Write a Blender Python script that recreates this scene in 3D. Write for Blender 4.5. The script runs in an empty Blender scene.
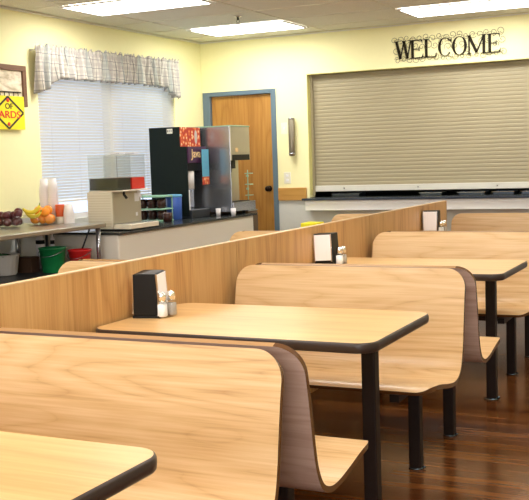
import bpy, bmesh, math, random
from mathutils import Vector, Matrix
random.seed(7)
S = bpy.context.scene
C = S.collection
PI = math.pi

# ---------------------------------------------------------------- materials
def new_mat(name, color=(.8, .8, .8), rough=.5, metal=0., spec=.5, emit=None, estr=0., trans=0., ior=1.45, alpha=1.):
    m = bpy.data.materials.new(name); m.use_nodes = True
    b = m.node_tree.nodes['Principled BSDF']
    b.inputs['Base Color'].default_value = (*color, 1)
    b.inputs['Roughness'].default_value = rough
    b.inputs['Metallic'].default_value = metal
    b.inputs['Specular IOR Level'].default_value = spec
    b.inputs['IOR'].default_value = ior
    b.inputs['Transmission Weight'].default_value = trans
    if emit: 
        b.inputs['Emission Color'].default_value = (*emit, 1); b.inputs['Emission Strength'].default_value = estr
    return m
def N(m, t, **k):
    n = m.node_tree.nodes.new(t)
    for a, v in k.items(): setattr(n, a, v)
    return n
def L(m, a, b): m.node_tree.links.new(a, b)
def coords(m, scale, kind='Object', loc=(0, 0, 0)):
    tc = N(m, 'ShaderNodeTexCoord'); mp = N(m, 'ShaderNodeMapping')
    mp.inputs['Scale'].default_value = scale; mp.inputs['Location'].default_value = loc
    L(m, tc.outputs[kind], mp.inputs['Vector']); return mp.outputs['Vector']
def noise(m, vec, scale, detail=3., rough=.55, dist=0.):
    n = N(m, 'ShaderNodeTexNoise'); n.inputs['Scale'].default_value = scale
    n.inputs['Detail'].default_value = detail; n.inputs['Roughness'].default_value = rough
    n.inputs['Distortion'].default_value = dist
    L(m, vec, n.inputs['Vector']); return n.outputs['Fac']
def ramp(m, fac, stops):
    r = N(m, 'ShaderNodeValToRGB'); e = r.color_ramp.elements
    while len(e) < len(stops): e.new(.5)
    for k, (p, c) in zip(e, stops): k.position = p; k.color = (*c, 1)
    L(m, fac, r.inputs['Fac']); return r.outputs['Color']
def math_(m, op, a, b=None, clamp=False):
    n = N(m, 'ShaderNodeMath', operation=op); n.use_clamp = clamp
    for i, v in enumerate((a, b)):
        if v is None: continue
        if isinstance(v, (int, float)): n.inputs[i].default_value = v
        else: L(m, v, n.inputs[i])
    return n.outputs[0]
def mixc(m, fac, a, b, mode='MIX'):
    n = N(m, 'ShaderNodeMix', data_type='RGBA', blend_type=mode)
    if isinstance(fac, (int, float)): n.inputs[0].default_value = fac
    else: L(m, fac, n.inputs[0])
    for i, v in ((6, a), (7, b)):
        if isinstance(v, tuple): n.inputs[i].default_value = (*v, 1)
        else: L(m, v, n.inputs[i])
    return n.outputs[2]
def bsdf(m): return m.node_tree.nodes['Principled BSDF']
def bump(m, fac, strength=.1, dist=.002):
    b = N(m, 'ShaderNodeBump'); b.inputs['Strength'].default_value = strength; b.inputs['Distance'].default_value = dist
    L(m, fac, b.inputs['Height']); L(m, b.outputs['Normal'], bsdf(m).inputs['Normal'])

def wood(name, axis, dark, mid, light, rough=.35, rings=9., spec=.5, cross=7., fine=.35):
    m = new_mat(name, rough=rough, spec=spec)
    sc = [cross, cross, cross]; sc[axis] = .75
    tc = N(m, 'ShaderNodeTexCoord'); oi = N(m, 'ShaderNodeObjectInfo')
    off = N(m, 'ShaderNodeVectorMath', operation='SCALE'); off.inputs[0].default_value = (3.1, 5.3, 7.7)
    L(m, oi.outputs['Random'], off.inputs['Scale'])
    add = N(m, 'ShaderNodeVectorMath', operation='ADD')
    L(m, tc.outputs['Object'], add.inputs[0]); L(m, off.outputs['Vector'], add.inputs[1])
    mp = N(m, 'ShaderNodeMapping'); mp.inputs['Scale'].default_value = sc
    L(m, add.outputs['Vector'], mp.inputs['Vector'])
    base = noise(m, mp.outputs['Vector'], .8, 2., .45, .25)
    r = math_(m, 'FRACT', math_(m, 'MULTIPLY', base, rings))
    tri = math_(m, 'ABSOLUTE', math_(m, 'SUBTRACT', r, .5))          # 0..0.5
    mp2 = N(m, 'ShaderNodeMapping'); s2 = [95., 95., 95.]; s2[axis] = 2.6
    mp2.inputs['Scale'].default_value = s2; L(m, add.outputs['Vector'], mp2.inputs['Vector'])
    f = noise(m, mp2.outputs['Vector'], 1., 4., .6)
    broad = noise(m, mp.outputs['Vector'], .45, 2., .5)
    line = math_(m, 'POWER', math_(m, 'MULTIPLY', tri, 2.), .45)
    v = math_(m, 'ADD', math_(m, 'MULTIPLY', line, .19), math_(m, 'MULTIPLY', f, fine * 1.25))
    v = math_(m, 'ADD', v, math_(m, 'MULTIPLY', broad, .42))
    col = ramp(m, v, [(.40, dark), (.58, mid), (.78, light)])
    L(m, col, bsdf(m).inputs['Base Color'])
    return m

M = {}
M['bench'] = wood('bench laminate', 0, (.47, .27, .115), (.65, .42, .20), (.75, .53, .29), rough=.32, rings=12, fine=.50)
M['bench_back'] = wood('bench backing laminate', 0, (.36, .235, .185), (.46, .32, .26), (.53, .39, .33), rough=.38, rings=10)
M['edge'] = new_mat('bent plywood edge', (.115, .052, .020), .25)
M['table'] = wood('table laminate', 0, (.64, .37, .14), (.75, .475, .20), (.82, .56, .27), rough=.33, rings=5, fine=.3)
M['vinyl'] = new_mat('dark vinyl edge', (.035, .022, .018), .33)
M['divider'] = wood('divider oak', 2, (.42, .215, .07), (.58, .335, .125), (.68, .43, .185), rough=.38, rings=6, cross=6)
M['divedge'] = new_mat('divider top edge', (.72, .52, .30), .4)
M['door'] = wood('door oak veneer', 2, (.34, .15, .028), (.45, .22, .048), (.53, .28, .07), rough=.4, rings=7, cross=5)
M['rail'] = wood('oak rail', 0, (.40, .20, .045), (.52, .28, .07), (.58, .33, .10), rough=.4, rings=4)
M['leg'] = new_mat('dark brown painted steel', (.012, .006, .004), .45, spec=.25)
M['steel'] = new_mat('brushed steel', (.42, .44, .48), .27, .85)
M['steel2'] = new_mat('tinted steel', (.56, .52, .40), .36, .7)
M['brownsteel'] = new_mat('dark brown cabinet', (.12, .075, .035), .4, .3)
M['chrome'] = new_mat('chrome', (.8, .8, .8), .12, 1.)
M['black'] = new_mat('black plastic', (.006, .0065, .0065), .45, spec=.3)
M['blackgreen'] = new_mat('black enamel side', (.006, .011, .010), .4, spec=.2)
M['white'] = new_mat('white plastic', (.85, .85, .85), .4)
M['cream'] = new_mat('cream plastic', (.78, .73, .60), .45)
M['paper'] = new_mat('white napkins', (.93, .91, .93), .8)
M['glass'] = new_mat('clear glass', (1, 1, 1), .03, trans=1.)
M['acrylic'] = new_mat('clear acrylic', (.9, .92, .92), .08)
def _acr(m):
    t_ = N(m, 'ShaderNodeBsdfTransparent'); t_.inputs['Color'].default_value = (.96, .965, .96, 1)
    g_ = N(m, 'ShaderNodeBsdfGlossy'); g_.inputs['Roughness'].default_value = .12
    mx = N(m, 'ShaderNodeMixShader'); mx.inputs[0].default_value = .035
    L(m, t_.outputs[0], mx.inputs[1]); L(m, g_.outputs[0], mx.inputs[2]); L(m, mx.outputs[0], m.node_tree.nodes['Material Output'].inputs['Surface'])
_acr(M['acrylic'])
M['salt'] = new_mat('salt', (.9, .9, .9), .9)
M['pepper'] = new_mat('pepper', (.42, .38, .33), .9)
M['red'] = new_mat('red plastic', (.65, .02, .02), .35)
M['redjuice'] = new_mat('red juice', (.80, .03, .015), .2)
M['darkjuice'] = new_mat('dark drink', (.010, .014, .010), .2)
M['green'] = new_mat('green plastic', (.01, .20, .06), .35)
M['mint'] = new_mat('pale green shelf plastic', (.30, .55, .40), .35)
M['blue'] = new_mat('blue plastic', (.05, .13, .50), .3)
M['lblue'] = new_mat('light blue lid', (.12, .36, .60), .35)
M['bluecard'] = new_mat('light blue card', (.12, .42, .62), .5)
M['mug'] = new_mat('dark brown mug glaze', (.035, .012, .010), .22)
M['purple'] = new_mat('dark purple panel', (.06, .012, .06), .35)
M['gold'] = new_mat('cream lettering', (.85, .62, .32), .5)
M['yellow'] = new_mat('bright yellow', (.85, .75, .02), .5)
M['paperyellow'] = new_mat('yellow card', (.93, .80, .02), .7)
M['inkblack'] = new_mat('black ink', (.03, .03, .02), .7)
M['inkred'] = new_mat('red ink', (.75, .05, .02), .7)
M['iron'] = new_mat('dark bronze iron', (.018, .013, .005), .6, spec=.2)
M['wire'] = new_mat('antique bronze wire', (.12, .095, .04), .5)
M['frameblue'] = new_mat('blue grey steel frame', (.12, .18, .23), .4)
M['bronze'] = new_mat('dark knob', (.03, .02, .015), .3, .8)
M['reveal'] = new_mat('painted reveal', (.70, .66, .26), .6)
M['counterfront'] = new_mat('counter front laminate', (.80, .77, .68), .5)
M['darktop'] = new_mat('dark counter top', (.03, .035, .035), .18)
M['silltop'] = new_mat('dark blue sill top', (.035, .045, .065), .2)
M['sillwhite'] = new_mat('white sill apron', (.90, .91, .91), .5)
M['lampframe'] = new_mat('white lamp frame', (.8, .8, .78), .5)
M['diffuser'] = new_mat('lit diffuser', (.9, .9, .9), .6, emit=(1., .97, .92), estr=15.)
M['plum'] = new_mat('plum skin', (.09, .015, .02), .3)
M['orange'] = new_mat('orange peel', (.90, .30, .02), .5)
M['banana'] = new_mat('banana peel', (.80, .62, .05), .5)
M['stem'] = new_mat('green stem', (.18, .30, .04), .6)
M['cupwhite'] = new_mat('white paper cup', (.88, .86, .88), .6)
M['can'] = new_mat('orange red can', (.62, .11, .03), .4)
M['framewood'] = new_mat('weathered brown frame', (.17, .085, .045), .6)
M['brownbox'] = new_mat('brown carton', (.07, .035, .018), .6)
M['basket'] = new_mat('white woven basket', (.68, .68, .66), .6)
M['leafy'] = new_mat('green packets', (.05, .24, .10), .5)
M['darkmetal'] = new_mat('dark metal', (.04, .045, .05), .4, .5)
M['outlet'] = new_mat('switch plate', (.80, .78, .66), .5)
M['kitchen'] = new_mat('kitchen wall', (.10, .10, .09), .6)
M['glider'] = new_mat('bluish steel foot', (.10, .14, .17), .25, .9)

M['pansteel'] = new_mat('bluish pan steel', (.10, .13, .18), .3, .8)
M['tablesteel'] = new_mat('worn table steel', (.36, .345, .30), .33, .8)
M['topedge'] = new_mat('tan upper edge', (.40, .22, .085), .35)  # top rim of the bench shells, paler than their side edges
# painted wall: yellow over grey, with light unevenness
def wall_mat():
    m = new_mat('two tone wall paint', rough=.65)
    g = N(m, 'ShaderNodeNewGeometry'); sp = N(m, 'ShaderNodeSeparateXYZ'); L(m, g.outputs['Position'], sp.inputs[0])
    up = math_(m, 'GREATER_THAN', sp.outputs['Z'], .95)
    n = noise(m, coords(m, (1, 1, 1)), 30., 4.)
    y = mixc(m, n, (.90, .86, .49), (.93, .89, .52)); gr = mixc(m, n, (.60, .61, .575), (.65, .66, .62))
    L(m, mixc(m, up, gr, y), bsdf(m).inputs['Base Color'])
    bump(m, noise(m, coords(m, (1, 1, 1)), 160., 2.), .06, .002)
    return m
M['wall'] = wall_mat()
def ceil_mat():
    m = new_mat('acoustic ceiling tile', rough=.9, spec=.2)
    v = coords(m, (1, 1, 1))
    n = noise(m, v, 120., 4., .7); big = noise(m, v, 1.2, 2.)
    a = ramp(m, n, [(.30, (.66, .65, .60)), (.50, (.88, .87, .82)), (.8, (.92, .91, .87))])
    L(m, mixc(m, math_(m, 'MULTIPLY', big, .25), a, (.76, .73, .66)), bsdf(m).inputs['Base Color'])
    bump(m, n, .25, .003)
    return m
M['ceiling'] = ceil_mat()
def floor_mat():
    m = new_mat('dark plank floor', rough=.2)
    v = coords(m, (1, 1, 1))
    br = N(m, 'ShaderNodeTexBrick'); L(m, v, br.inputs['Vector'])
    br.inputs['Color1'].default_value = (0, 0, 0, 1); br.inputs['Color2'].default_value = (1, 1, 1, 1); br.inputs['Mortar'].default_value = (.5, .5, .5, 1)
    br.inputs['Scale'].default_value = 1.; br.inputs['Brick Width'].default_value = .9; br.inputs['Row Height'].default_value = .075
    br.inputs['Mortar Size'].default_value = .0012; br.offset = .37
    v2 = coords(m, (1.6, 26., 1.))
    f = noise(m, v2, 1.3, 5., .65, .3)
    blot = noise(m, coords(m, (1.3, 3.2, 1)), 1.1, 3.)
    k = math_(m, 'ADD', math_(m, 'MULTIPLY', br.outputs['Color'], .22), math_(m, 'MULTIPLY', f, .62))
    k = math_(m, 'ADD', k, math_(m, 'MULTIPLY', blot, .30))
    col = ramp(m, k, [(.34, (.045, .012, .003)), (.55, (.12, .037, .008)), (.70, (.21, .078, .018)), (.90, (.36, .165, .05))])
    col = mixc(m, math_(m, 'MULTIPLY', br.outputs['Fac'], .6), col, (.02, .007, .003))
    L(m, col, bsdf(m).inputs['Base Color'])
    rr = math_(m, 'ADD', math_(m, 'MULTIPLY', f, .16), .12); L(m, rr, bsdf(m).inputs['Roughness'])
    bump(m, f, .08, .002)
    return m
M['floor'] = floor_mat()
def plaid_mat():
    m = new_mat('plaid curtain cloth', rough=.85, spec=.1)
    tc = N(m, 'ShaderNodeTexCoord'); sp = N(m, 'ShaderNodeSeparateXYZ'); L(m, tc.outputs['UV'], sp.inputs[0])
    def bands(src, per, width, ph=0.):
        f = math_(m, 'FRACT', math_(m, 'ADD', math_(m, 'DIVIDE', src, per), ph))
        return math_(m, 'LESS_THAN', f, width)
    u, w = sp.outputs['X'], sp.outputs['Y']
    c = (.62, .585, .52)
    c1 = mixc(m, math_(m, 'MULTIPLY', bands(u, .078, .38), .6), c, (.36, .35, .34))
    c2 = mixc(m, math_(m, 'MULTIPLY', bands(w, .078, .38), .5), c1, (.42, .38, .36))
    c3 = mixc(m, math_(m, 'MULTIPLY', bands(u, .078, .07, .3), .7), c2, (.10, .12, .13))
    c4 = mixc(m, math_(m, 'MULTIPLY', bands(w, .078, .07, .3), .7), c3, (.14, .14, .15))
    c5 = mixc(m, math_(m, 'MULTIPLY', bands(u, .44, .22, .1), .35), c4, (.25, .34, .35))
    L(m, c5, bsdf(m).inputs['Base Color'])
    return m
M['plaid'] = plaid_mat()
def blind_mat():
    m = new_mat('white blind slats', (.92, .93, .90), .5)
    tr = N(m, 'ShaderNodeBsdfTranslucent'); tr.inputs['Color'].default_value = (.98, .92, .78, 1)
    mx = N(m, 'ShaderNodeMixShader'); mx.inputs[0].default_value = .5
    out = m.node_tree.nodes['Material Output']
    L(m, bsdf(m).outputs[0], mx.inputs[1]); L(m, tr.outputs[0], mx.inputs[2]); L(m, mx.outputs[0], out.inputs['Surface'])
    return m
M['blind'] = blind_mat()
M['shutter'] = new_mat('khaki shutter slats', (.375, .33, .215), .45)
M['shutterbar'] = new_mat('pale shutter bar', (.68, .67, .60), .45)
def sticker_mat():
    m = new_mat('patterned orange label', rough=.5)
    vo = N(m, 'ShaderNodeTexVoronoi'); vo.inputs['Scale'].default_value = 26.
    L(m, coords(m, (1, 1, 1)), vo.inputs['Vector'])
    col = ramp(m, vo.outputs['Distance'], [(.22, (.85, .70, .45)), (.34, (.80, .20, .03)), (.6, (.50, .04, .02))])
    L(m, col, bsdf(m).inputs['Base Color']); return m
M['sticker'] = sticker_mat()
def art_mat():
    m = new_mat('faded picture paper', rough=.7)
    n = noise(m, coords(m, (1, 3, 8)), 3., 4.)
    L(m, ramp(m, n, [(.35, (.50, .42, .28)), (.5, (.74, .66, .50)), (.7, (.85, .80, .66))]), bsdf(m).inputs['Base Color']); return m
M['art'] = art_mat()

# ---------------------------------------------------------------- mesh builder
class MB:
    def __init__(s): s.bm = bmesh.new(); s.uv = None
    def face(s, vs, mat=0, smooth=False):
        try: f = s.bm.faces.new(vs)
        except ValueError: return None
        f.material_index = mat; f.smooth = smooth; return f
    def box(s, x0, x1, y0, y1, z0, z1, mat=0, mtx=None):
        v = [s.bm.verts.new((x, y, z)) for x in (x0, x1) for y in (y0, y1) for z in (z0, z1)]
        if mtx:
            for a in v: a.co = mtx @ a.co
        for q in ((0, 1, 3, 2), (4, 6, 7, 5), (0, 4, 5, 1), (2, 3, 7, 6), (0, 2, 6, 4), (1, 5, 7, 3)):
            s.face([v[i] for i in q], mat)
        return s
    def rings(s, rings, mat=0, smooth=True, cap0=True, cap1=True, closed=True):
        R = [[s.bm.verts.new(p) for p in r] for r in rings]
        n = len(R[0])
        for a, b in zip(R, R[1:]):
            for i in range(n if closed else n - 1):
                j = (i + 1) % n; s.face((a[i], a[j], b[j], b[i]), mat, smooth)
        if cap0: s.face(R[0][::-1], mat)
        if cap1: s.face(R[-1], mat)
        return s
    def lathe(s, prof, n=24, o=(0, 0, 0), mat=0, cap0=True, cap1=True, smooth=True, wav=None):
        rs = []
        for r, z in prof:
            rs.append([(o[0] + r * (1 + (wav(2 * PI * i / n) if wav else 0)) * math.cos(2 * PI * i / n), o[1] + r * (1 + (wav(2 * PI * i / n) if wav else 0)) * math.sin(2 * PI * i / n), o[2] + z) for i in range(n)])
        return s.rings(rs, mat, smooth, cap0, cap1)
    def tube(s, pts, rad, n=8, mat=0, smooth=True):
        pts = [Vector(p) for p in pts]; rs = []
        prev = None
        for i, p in enumerate(pts):
            t = (pts[min(i + 1, len(pts) - 1)] - pts[max(i - 1, 0)]).normalized()
            if prev is None:
                a = Vector((0, 0, 1)) if abs(t.z) < .9 else Vector((1, 0, 0))
                u = t.cross(a).normalized()
            else:
                u = (prev - t * prev.dot(t)).normalized()
            prev = u; w = t.cross(u)
            r = rad(i / (len(pts) - 1)) if callable(rad) else rad
            rs.append([p + (u * math.cos(2 * PI * k / n) + w * math.sin(2 * PI * k / n)) * r for k in range(n)])
        return s.rings(rs, mat, smooth)
    def prism(s, poly, a0, a1, axis=2, mat=0, capmat=None, sidemat=None, smooth_side=False):
        def P(p, h):
            return {2: (p[0], p[1], h), 1: (p[0], h, p[1]), 0: (h, p[0], p[1])}[axis]
        A = [s.bm.verts.new(P(p, a0)) for p in poly]; B = [s.bm.verts.new(P(p, a1)) for p in poly]
        s.face(A[::-1], mat if capmat is None else capmat); s.face(B, mat if capmat is None else capmat)
        n = len(A)
        for i in range(n):
            j = (i + 1) % n; s.face((A[i], A[j], B[j], B[i]), mat if sidemat is None else sidemat, smooth_side)
        return s
    def sphere(s, c, r, n=16, m=10, mat=0, sc=(1, 1, 1)):
        rs = []
        for j in range(1, m):
            t = PI * j / m
            rs.append([(c[0] + sc[0] * r * math.sin(t) * math.cos(2 * PI * i / n), c[1] + sc[1] * r * math.sin(t) * math.sin(2 * PI * i / n), c[2] - sc[2] * r * math.cos(t)) for i in range(n)])
        return s.rings(rs, mat)
    def build(s, name, mats, parent=None, bevel=0., loc=None, rot=None, segs=2):
        bmesh.ops.recalc_face_normals(s.bm, faces=s.bm.faces)
        me = bpy.data.meshes.new(name); s.bm.to_mesh(me); s.bm.free()
        for m in (mats if isinstance(mats, (list, tuple)) else [mats]): me.materials.append(M[m] if isinstance(m, str) else m)
        o = bpy.data.objects.new(name, me); C.objects.link(o)
        if parent: o.parent = parent
        if loc: o.location = loc
        if rot: o.rotation_euler = rot
        if bevel:
            b = o.modifiers.new('bevel', 'BEVEL'); b.width = bevel; b.segments = segs; b.limit_method = 'ANGLE'; b.angle_limit = .6
            b.harden_normals = False
        return o

def tag(o, label, cat, group=None):
    o['label'] = label; o['category'] = cat
    if group: o['group'] = group
    return o
def thing(name, label, cat, loc=(0, 0, 0), rot=(0, 0, 0), group=None):
    o = bpy.data.objects.new(name, None); C.objects.link(o); o.empty_display_size = .05
    o.location = loc; o.rotation_euler = rot
    return tag(o, label, cat, group)
def struct(o): o['kind'] = 'structure'; return o
def bx(name, dims, mat, parent=None, bevel=0.): return MB().box(*dims).build(name, mat, parent, bevel)
def dup(root, loc, label=None, rot=None, group=None):
    r = root.copy(); C.objects.link(r); r.location = loc
    if rot is not None: r.rotation_euler = rot
    if label: r['label'] = label
    if group: r['group'] = group
    for ch in list(root.children):
        c = ch.copy(); C.objects.link(c); c.parent = r
        for g in list(ch.children):
            d = g.copy(); C.objects.link(d); d.parent = c
    return r

# ---------------------------------------------------------------- measurements (metres)
XW, YW, H = -3.12, 6.195, 2.666          # left wall, back wall, ceiling
XR, YF = 4.6, -6.2                        # right wall, wall behind the camera
PC = .92; P = 1.955                       # centre of a back-to-back pair, spacing
TH = .15

# ---------------------------------------------------------------- room shell
struct(MB().box(XW - TH, XR + TH, YF - TH, YW + 2.2, -.08, 0).build('floor', 'floor'))
struct(MB().box(XW - TH, XR + TH, YF - TH, YW + .0, H, H + .06).build('ceiling', 'ceiling'))
# back wall with openings for the door and the serving shutter
dx0, dx1, dh = -3.105, -2.225, 2.115
ox0, ox1, oz0, oz1 = -1.865, 2.6, .935, 2.24
w = MB()
w.box(XW - TH, dx0, YW, YW + TH, 0, H); w.box(dx0, dx1, YW, YW + TH, dh, H); w.box(dx1, ox0, YW, YW + TH, 0, H)
w.box(ox0, ox1, YW, YW + TH, 0, oz0); w.box(ox0, ox1, YW, YW + TH, oz1, H); w.box(ox1, XR + TH, YW, YW + TH, 0, H)
struct(w.build('wall_back', 'wall'))
# left wall with the window opening
wy0, wy1, wz0, wz1 = 3.36, 5.60, .90, 2.28
w = MB()
w.box(XW - TH, XW, YF - TH, wy0, 0, H); w.box(XW - TH, XW, wy1, YW, 0, H)
w.box(XW - TH, XW, wy0, wy1, 0, wz0); w.box(XW - TH, XW, wy0, wy1, wz1, H)
struct(w.build('wall_left', 'wall'))
struct(MB().box(XR, XR + TH, YF - TH, YW, 0, H).build('wall_right', 'wall'))
w = MB(); fx0, fx1, fz0, fz1 = -.6, 4.0, .85, 2.35
w.box(XW, fx0, YF - TH, YF, 0, H); w.box(fx1, XR, YF - TH, YF, 0, H); w.box(fx0, fx1, YF - TH, YF, 0, fz0); w.box(fx0, fx1, YF - TH, YF, fz1, H)
struct(w.build('wall_front', 'wall'))
w = MB()
w.box(fx0, fx0 + .05, YF - .1, YF - .04, fz0, fz1); w.box(fx1 - .05, fx1, YF - .1, YF - .04, fz0, fz1); w.box(fx0 + .05, fx1 - .05, YF - .1, YF - .04, fz0, fz0 + .05); w.box(fx0 + .05, fx1 - .05, YF - .1, YF - .04, fz1 - .05, fz1)
for xx in (.9, 2.45): w.box(xx, xx + .05, YF - .1, YF - .04, fz0 + .05, fz1 - .05)
w2 = struct(w.build('added_window', 'white'))  # unseen window added behind the camera to justify the front fill light
MB().box(fx0 + .05, fx1 - .05, YF - .075, YF - .07, fz0 + .05, fz1 - .05).build('pane', 'glass', w2)
# dim kitchen behind the serving shutter
w = MB(); w.box(ox0 - .6, XR, YW + 2.1, YW + 2.2, 0, H); w.box(ox0 - .7, ox0 - .6, YW + TH, YW + 2.2, 0, H); w.box(XR, XR + .1, YW + TH, YW + 2.2, 0, H); w.box(ox0 - .7, XR + .1, YW + TH, YW + 2.2, H, H + .05)
struct(w.build('wall_kitchen', 'kitchen'))
# reveal lining of the shutter opening
w = MB(); w.box(ox0, ox0 + .006, YW + .001, YW + TH, oz0 + .04, oz1); w.box(ox0 + .006, ox1, YW + .001, YW + TH, oz1 - .006, oz1)
struct(w.build('trim_1', 'reveal'))
# chair rail between the door and the opening
struct(MB().box(dx1 + .002, ox0 - .03, YW - .02, YW - .0005, .925, 1.06).build('trim_2', 'rail', bevel=.004))
# ceiling suspension grid
gx = [-2.69 + 1.07 * k for k in range(0, 7)]; gy = [5.77 - .64 * k for k in range(0, 19)]
w = MB()
for x in gx: w.box(x - .012, x + .012, YF, YW, H - .006, H - .0005)
for y in gy: w.box(XW, XR, y - .012, y + .012, H - .005, H - .0005)
w.box(XW, XW + .022, YF, YW, H - .02, H - .007); w.box(XW + .022, XR, YW - .022, YW, H - .02, H - .007)
struct(w.build('trim_3', new_mat('white ceiling grid', (.80, .78, .70), .5)))

# window on the left wall
w = MB()
t = .045
w.box(XW - .12, XW - .04, wy0, wy0 + t, wz0, wz1); w.box(XW - .12, XW - .04, wy1 - t, wy1, wz0, wz1)
w.box(XW - .12, XW - .04, wy0 + t, wy1 - t, wz0, wz0 + t); w.box(XW - .12, XW - .04, wy0 + t, wy1 - t, wz1 - t, wz1)
for yy in (wy0 + (wy1 - wy0) / 2,): w.box(XW - .12, XW - .04, yy - .03, yy + .03, wz0 + t, wz1 - t)
win = struct(w.build('window_1', 'white', bevel=.003))
MB().box(XW - .085, XW - .079, wy0 + t, wy1 - t, wz0 + t, wz1 - t).build('pane', 'glass', win)

# blinds: two side by side, nearly closed slats
def blind(y0, y1, label):
    t_ = thing('window_blind', label, 'blind', (XW - .012, (y0 + y1) / 2, 1.06), group='pair of white blinds in the window')
    h = (y1 - y0) / 2; m = MB(); z = .03; top = 2.275 - 1.06 - .03
    while z < top:
        # a gently curved slat, tilted
        ang = .92; wd = .0135; prof = []
        for s_ in (-1, -.33, .33, 1):
            a = s_ * wd; c = (1 - s_ * s_) * .0018
            prof.append((a * math.cos(ang) + c * math.sin(ang), z + a * math.sin(ang) - c * math.cos(ang)))
        A = [m.bm.verts.new((p[0], -h, p[1])) for p in prof]; B = [m.bm.verts.new((p[0], h, p[1])) for p in prof]
        for i in range(3): m.face((A[i], A[i + 1], B[i + 1], B[i]), 0, True)
        z += .026
    m.build('slats', 'blind', t_)
    bx('bottom_rail', (-.011, .011, -h, h, -.005, .012), 'blind', t_, .002)
    bx('head_rail', (-.016, .014, -h, h, top + .005, top + .028), 'blind', t_, .002)
    for k in (-.6, 0, .6):
        MB().tube([(.0135, k * h * 1.2, .0), (.0135, k * h * 1.2, top)], .0011, 5).build('ladder_cord', 'white', t_)
blind(wy0 + .01, 4.445, 'left white slatted blind in the window behind the drink dispenser')
blind(4.455, wy1 - .01, 'right white slatted blind in the window beside the black coffee machine')

# plaid valance on a rod
va = thing('window_valance', 'gathered grey and cream plaid valance hung across the window top', 'curtain', (XW, 0, 0))
def zb(y):
    pts = [(3.27, 1.985), (3.40, 2.02), (3.50, 2.09), (3.56, 2.125), (4.2, 2.13), (5.0, 2.135), (5.30, 2.13), (5.38, 2.085), (5.50, 2.04), (5.60, 2.02)]
    for (a, za), (b, zb_) in zip(pts, pts[1:]):
        if y <= b: return za + (zb_ - za) * max(0, (y - a)) / (b - a)
    return pts[-1][1]
m = MB(); ny, nz = 420, 14; y0, y1 = 3.27, 5.60; G = []
uvl = m.bm.loops.layers.uv.new('UVMap'); UVs = {}
for i in range(ny + 1):
    u = i / ny; y = y0 + (y1 - y0) * u; col = []
    ph = 2 * PI * (y * 9.5 + .35 * math.sin(y * 7.1) + .2 * math.sin(y * 17.3))
    zt = 2.385 + .04 * u + .010 * math.sin(ph * 2.3 + 1) + .007 * math.sin(ph * 3.7)
    for j in range(nz + 1):
        v = j / nz; z = zt + (zb(y) + .006 * math.sin(ph) - zt) * v
        amp = .011 + .034 * max(0, v - .15); 
        if v < .1: amp = .012
        near_rod = math.exp(-((v - .17) / .06) ** 2)
        x = .075 + amp * math.sin(ph + .6 * math.sin(v * 3 + y * 3)) * (1 - .7 * near_rod) + .007 * math.sin(ph * 2.7 + v * 4)
        vt = m.bm.verts.new((x, y, z)); UVs[vt] = (y * 1.55, z); col.append(vt)
    G.append(col)
for i in range(ny):
    for j in range(nz):
        f = m.face((G[i][j], G[i + 1][j], G[i + 1][j + 1], G[i][j + 1]), 0, True)
        for l in f.loops: l[uvl].uv = UVs[l.vert]
cl = m.build('gathered_cloth', 'plaid', va)
so = cl.modifiers.new('thick', 'SOLIDIFY'); so.thickness = .002
r = MB(); r.tube([(.0005, 3.285, 2.345), (.06, 3.285, 2.345)], .006); r.tube([(.0005, 5.585, 2.385), (.06, 5.585, 2.385)], .006)
r.tube([(.060, 3.275, 2.345), (.060, 5.595, 2.385)], .005); r.build('curtain_rod', 'white', va)

# ---------------------------------------------------------------- door
fr = MB()
f = .085
fr.box(dx0, dx0 + f, YW - .015, YW + .10, 0, dh); fr.box(dx1 - .055, dx1, YW - .015, YW + .10, 0, dh); fr.box(dx0 + f, dx1 - .055, YW - .015, YW + .10, dh - .045, dh)
df = struct(fr.build('door_1', 'frameblue', bevel=.003))
leaf = MB().box(dx0 + f + .003, dx1 - .058, YW + .03, YW + .075, .008, dh - .048).build('door_leaf', 'door', df)
k = MB(); k.bm.free(); k.bm = bmesh.new()
k.lathe([(.032, 0), (.032, .006), (.012, .01), (.012, .035), (.027, .045), (.030, .058), (.022, .070), (.006, .073)], 20)
ko = k.build('door_knob', 'bronze', leaf, loc=(-2.345, YW + .03, 1.055), rot=(PI / 2, 0, 0))

# ---------------------------------------------------------------- ceiling lights
def lamp(x0, x1, y0, y1, label, group='white ceiling light panels'):
    t_ = thing('ceiling_light', label, 'ceiling light', ((x0 + x1) / 2, (y0 + y1) / 2, H), group=group)
    a, b = (x1 - x0) / 2 - .015, (y1 - y0) / 2 - .015
    m = MB(); m.box(-a, a, -b, -b + .03, -.018, -.007); m.box(-a, a, b - .03, b, -.018, -.007); m.box(-a, -a + .03, -b + .03, b - .03, -.018, -.007); m.box(a - .03, a, -b + .03, b - .03, -.018, -.007)
    m.build('light_frame', 'lampframe', t_)
    MB().box(-a + .03, a - .03, -b + .03, b - .03, -.014, -.008).build('diffuser', 'diffuser', t_)
lamp(-2.78, -1.62, 3.21, 3.85, 'lit white ceiling panel above the window, nearest the plaid valance')
lamp(-2.69, -1.62, 5.13, 5.77, 'lit white ceiling panel near the corner above the wooden door')
lamp(-.55, .64, 5.13, 5.77, 'lit white ceiling panel above the welcome sign')
for x in (-.55, 1.59):  # unseen panels added, continuing the light pattern to brighten the room
    for y in (1.29, -1.27, -3.83):
        lamp(x, x + 1.07, y, y + .64, 'added unseen ceiling panel, %s from the back wall, %s' % ({1.29: 'third row', -1.27: 'fourth row', -3.83: 'fifth row'}[y], 'above the divider' if x < 0 else 'above the aisle'))
lamp(-2.69, -1.62, -1.27, -.63, 'added unseen ceiling panel over the far side booths, beside the left wall')  # two more unseen panels added for illumination
lamp(1.59, 2.66, 5.13, 5.77, 'added unseen ceiling panel over the right end of the shutter')
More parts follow.
